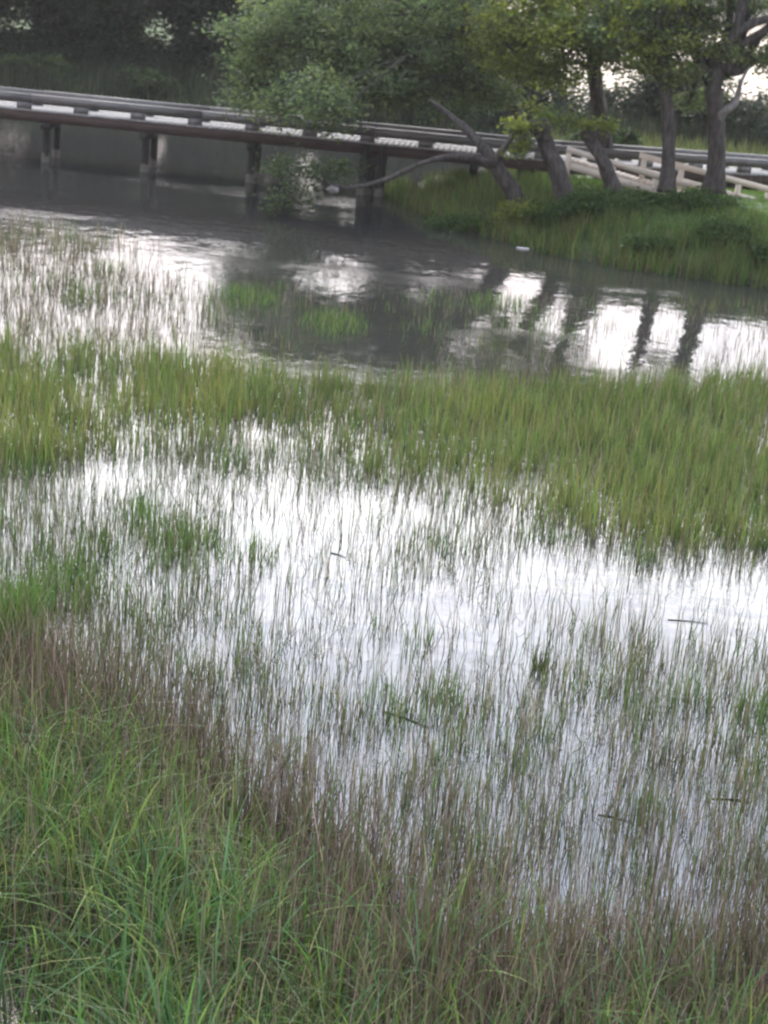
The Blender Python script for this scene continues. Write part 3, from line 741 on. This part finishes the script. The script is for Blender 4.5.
for off in (0.03, WD / 2, WD - 0.03):
    mb = MB(); mb.bar(along(0, off, -.175), along(seg[0] - .005, off, -.175), .09, .25); mb.bar(along(seg[0] + .005, off, -.175), along(SL, off, -.175), .09, .25); mb.build('stringer', M_fascia, bw)
for px in (-60, 46, 146, 253, 372, 475, 522, 620, 735, 840):
    s = s_at(px)
    mb = MB(); mb.bar(along(s, -.12, -.39), along(s, WD + .12, -.39), .2, .17); mb.build('pile_cap', M_pile, bw)
    for off in ((.1, WD - .1) if px != 372 else (.1, WD - .1)):
        mb = MB(); b0 = along(s, off, 0); mb.tube([(b0[0], b0[1], -.6), (b0[0], b0[1], .3), (b0[0], b0[1], ZD - .48)], [.11, .10, .095], 12, .02); mb.build('pile', M_pile, bw, True)
for px in (366, 384):
    s = s_at(px); mb = MB(); b0 = along(s, -.1, 0); mb.tube([(b0[0], b0[1], -.6), (b0[0], b0[1], .4), (b0[0], b0[1], ZD - .06)], [.13, .125, .12], 12, .02); mb.build('pile', M_pile, bw, True)

# pale new-timber ramp leaving the boardwalk
rp = empty('wooden_ramp', P(650, 176, 43.0)); tag(rp, 'pale new timber ramp with low rails sloping from the boardwalk to the lawn', 'ramp')
F0, F1 = P(567, 149, 43.15), P(690, 186, 42.9); B0, B1 = P(640, 155, 43.75), P(790, 195, 43.75)
fu = (F1 - F0); bu = (B1 - B0)
for A, B, ts in ((F0, F1, (0.02, .38, .72, .98)), (B0, B1, (.03, .28, .46, .66, .86))):
    mb = MB(); mb.bar(A, B, .12, .13, .003); mb.build('rail', M_newwood, rp)
    dn = np.array([0, 0, -.36]); mb = MB(); mb.bar(A + dn, B + dn, .09, .16, .003); mb.build('stringer', M_newwood, rp)
    for t in ts:
        q = A + (B - A) * t; mb = MB(); mb.bar(q + [0, 0, -.068], q + [0, 0, -.75], .12, .12, .002); mb.build('rail_post', M_newwood, rp)
mb = MB(); n = 30
for k in range(n):
    t = (k + .5) / n
    f = F0 + fu * t * 1.25; b2 = F0 + fu * t * 1.25 + np.array([0.15, .75, 0.0])
    mb.bar(f + [0, .09, -.27], b2 + [0, 0, -.27], .14, .04)
mb.build('ramp_deck', M_newwood, rp)

# ------------------------------------------------------------------ small things
def lump(name, label, cat, loc, sc, mat):
    import bmesh
    bm = bmesh.new(); bmesh.ops.create_icosphere(bm, subdivisions=3, radius=1)
    for v in bm.verts:
        f = 1 + .22 * math.sin(4 * v.co.x + 2 * v.co.y) * math.cos(3 * v.co.z + v.co.x) + rng.normal(0, .03)
        v.co = Vector((v.co.x * sc[0] * f, v.co.y * sc[1] * f, v.co.z * sc[2] * f))
    me = bpy.data.meshes.new(name); bm.to_mesh(me); bm.free()
    for pl in me.polygons: pl.use_smooth = True
    o = link_mesh(name, me, mat); o.location = [float(c) for c in loc]; tag(o, label, cat); return o
lump('driftwood_knot', 'pale driftwood knot beside the fallen limb in the water', 'driftwood', P(333, 190, 41.0), (.14, .11, .09), M_barkpale)
g_ = P(713, 209, 40.6); g_[2] = float(ground_z(np.array([g_[0]]), np.array([g_[1]]))[0]) + .05
lump('paper_scrap', 'white scrap lying on the lawn below the forked oak', 'litter', g_, (.10, .07, .05), M_white)
g_ = G(523, 249); g_[2] = .015
lump('foam_scrap', 'white scrap floating off the grassy bank', 'litter', g_, (.15, .05, .02), M_white)
def stick(label, a, b, r, bend=.02):
    A = G(*a); B = G(*b); A[2] = .004; B[2] = .008; mm = (A + B) / 2 + [0, bend, 0]
    root = MB(); r *= .45; root.tube([A, mm, B], [r, r * .9, r * .5], 7, .08, 4); o = root.build('floating_stick', M_bark, None, True)
    tag(o, label, 'stick', 'sticks floating among the reeds')
stick('thin floating stick in the clear water at right', (668, 620), (708, 624), .012)
stick('short floating stick among reeds left of centre', (330, 553), (346, 558), .014)
stick('dark bent stick in the water near the lower right edge', (712, 799), (752, 803), .016)
stick('dark floating stick near the bottom right reeds', (598, 815), (632, 823), .014)
stick('floating stick left of the leafy tuft', (384, 712), (428, 728), .018)
c = G(540, 668); n = 60
p = np.stack([c[0] + rng.normal(0, .035, n), c[1] + rng.normal(0, .06, n)], 1); T = Turf(); cc = pick(n, [(.05, .075, .03), (.07, .09, .035)], .2)
T.add(z0(p), rng.uniform(.2, .45, n), rng.uniform(.010, .018, n), rng.normal(0, .15, n), rng.uniform(0, .3, n), rng.uniform(0, 6.28, n), cc)
o = T.build('water_plant', M_blade, 'dark leafy tuft standing alone in the bright water', 'plant'); del o['kind']

# ------------------------------------------------------------------ air
mt, nt, out = newmat('haze'); pv = N(nt, 'ShaderNodeVolumePrincipled', Density=0.00033, Anisotropy=0.2); pv.inputs['Color'].default_value = (1, .965, .955, 1)  # haze volume added to lift the darks, standing in for camera glare
nt.links.new(pv.outputs[0], out.inputs['Volume'])
hb = [(x, y, z) for z in (-1.6, 16) for x, y in ((-720, -220), (720, -220), (720, 820), (-720, 820))]
tag(link_mesh('haze', np_mesh('haze', hb, [(3, 2, 1, 0), (4, 5, 6, 7), (0, 1, 5, 4), (1, 2, 6, 5), (2, 3, 7, 6), (3, 0, 4, 7)]), mt), 'thin haze added over the marsh for the veil of camera glare', 'haze', kind='stuff')

# ------------------------------------------------------------------ light
SUN_EL, SUN_AZ = math.radians(46), math.radians(-18)      # ahead of the camera, a little left
wd = bpy.data.worlds.new('World'); S.world = wd; wd.use_nodes = True
nt = wd.node_tree; nt.nodes.clear(); L = nt.links.new
out = N(nt, 'ShaderNodeOutputWorld'); bg = N(nt, 'ShaderNodeBackground', Strength=0.11)
sky = N(nt, 'ShaderNodeTexSky', sky_type='NISHITA', sun_disc=False, sun_elevation=SUN_EL, sun_rotation=SUN_AZ, dust_density=3.0, air_density=1.0, ozone_density=1.0)
tc = N(nt, 'ShaderNodeTexCoord'); sp = N(nt, 'ShaderNodeSeparateXYZ'); L(tc.outputs['Generated'], sp.inputs[0])
# a broken layer of white cloud, brightest ahead where the sun is behind it
mp = N(nt, 'ShaderNodeMapping'); mp.inputs['Scale'].default_value = (1, 1, 2.6); L(tc.outputs['Generated'], mp.inputs[0])
cn = N(nt, 'ShaderNodeTexNoise', Scale=2.4, Detail=7, Roughness=0.6); L(mp.outputs[0], cn.inputs[0])
cr = N(nt, 'ShaderNodeMapRange'); cr.inputs[1].default_value = .36; cr.inputs[2].default_value = .60; L(cn.outputs[0], cr.inputs[0])
fwd = N(nt, 'ShaderNodeMapRange'); fwd.inputs[1].default_value = -0.2; fwd.inputs[2].default_value = 1.0; fwd.inputs[3].default_value = 9.5; fwd.inputs[4].default_value = 22.0; L(sp.outputs[1], fwd.inputs[0])
cc_ = N(nt, 'ShaderNodeMix', data_type='RGBA', blend_type='MULTIPLY'); cc_.inputs[0].default_value = 1.0
hr = ramp(nt, [(0.17, (0.60, 0.505, 0.495)), (0.30, (0.98, 0.96, 0.98)), (0.45, (0.60, 0.67, 0.84))]); L(sp.outputs[2], hr.inputs[0]); L(hr.outputs[0], cc_.inputs[6])
L(fwd.outputs[0], cc_.inputs[7])
mx = N(nt, 'ShaderNodeMix', data_type='RGBA'); L(cr.outputs[0], mx.inputs[0]); L(sky.outputs[0], mx.inputs[6]); L(cc_.outputs[2], mx.inputs[7])
L(mx.outputs[2], bg.inputs[0]); L(bg.outputs[0], out.inputs[0])
sun = bpy.data.lights.new('sun', 'SUN'); sun.energy = 1.2; sun.angle = math.radians(14); sun.color = (1, .93, .84)
so = bpy.data.objects.new('sun', sun); COL.objects.link(so); so.location = (-10, 30, 40)
sd = Vector((math.sin(SUN_AZ) * math.cos(SUN_EL), math.cos(SUN_AZ) * math.cos(SUN_EL), math.sin(SUN_EL)))
so.rotation_euler = (-sd).to_track_quat('-Z', 'Y').to_euler()

S.view_settings.view_transform = 'Standard'; S.view_settings.look = 'None'; S.view_settings.gamma = 1.0
S.view_settings.exposure = 1.4; S.view_settings.use_curve_mapping = False
S.render.engine = 'CYCLES'
S.cycles.max_bounces = 6; S.cycles.transparent_max_bounces = 6; S.cycles.caustics_reflective = False; S.cycles.caustics_refractive = False
S.cycles.use_denoising = True
S.cycles.filter_width = 2.2
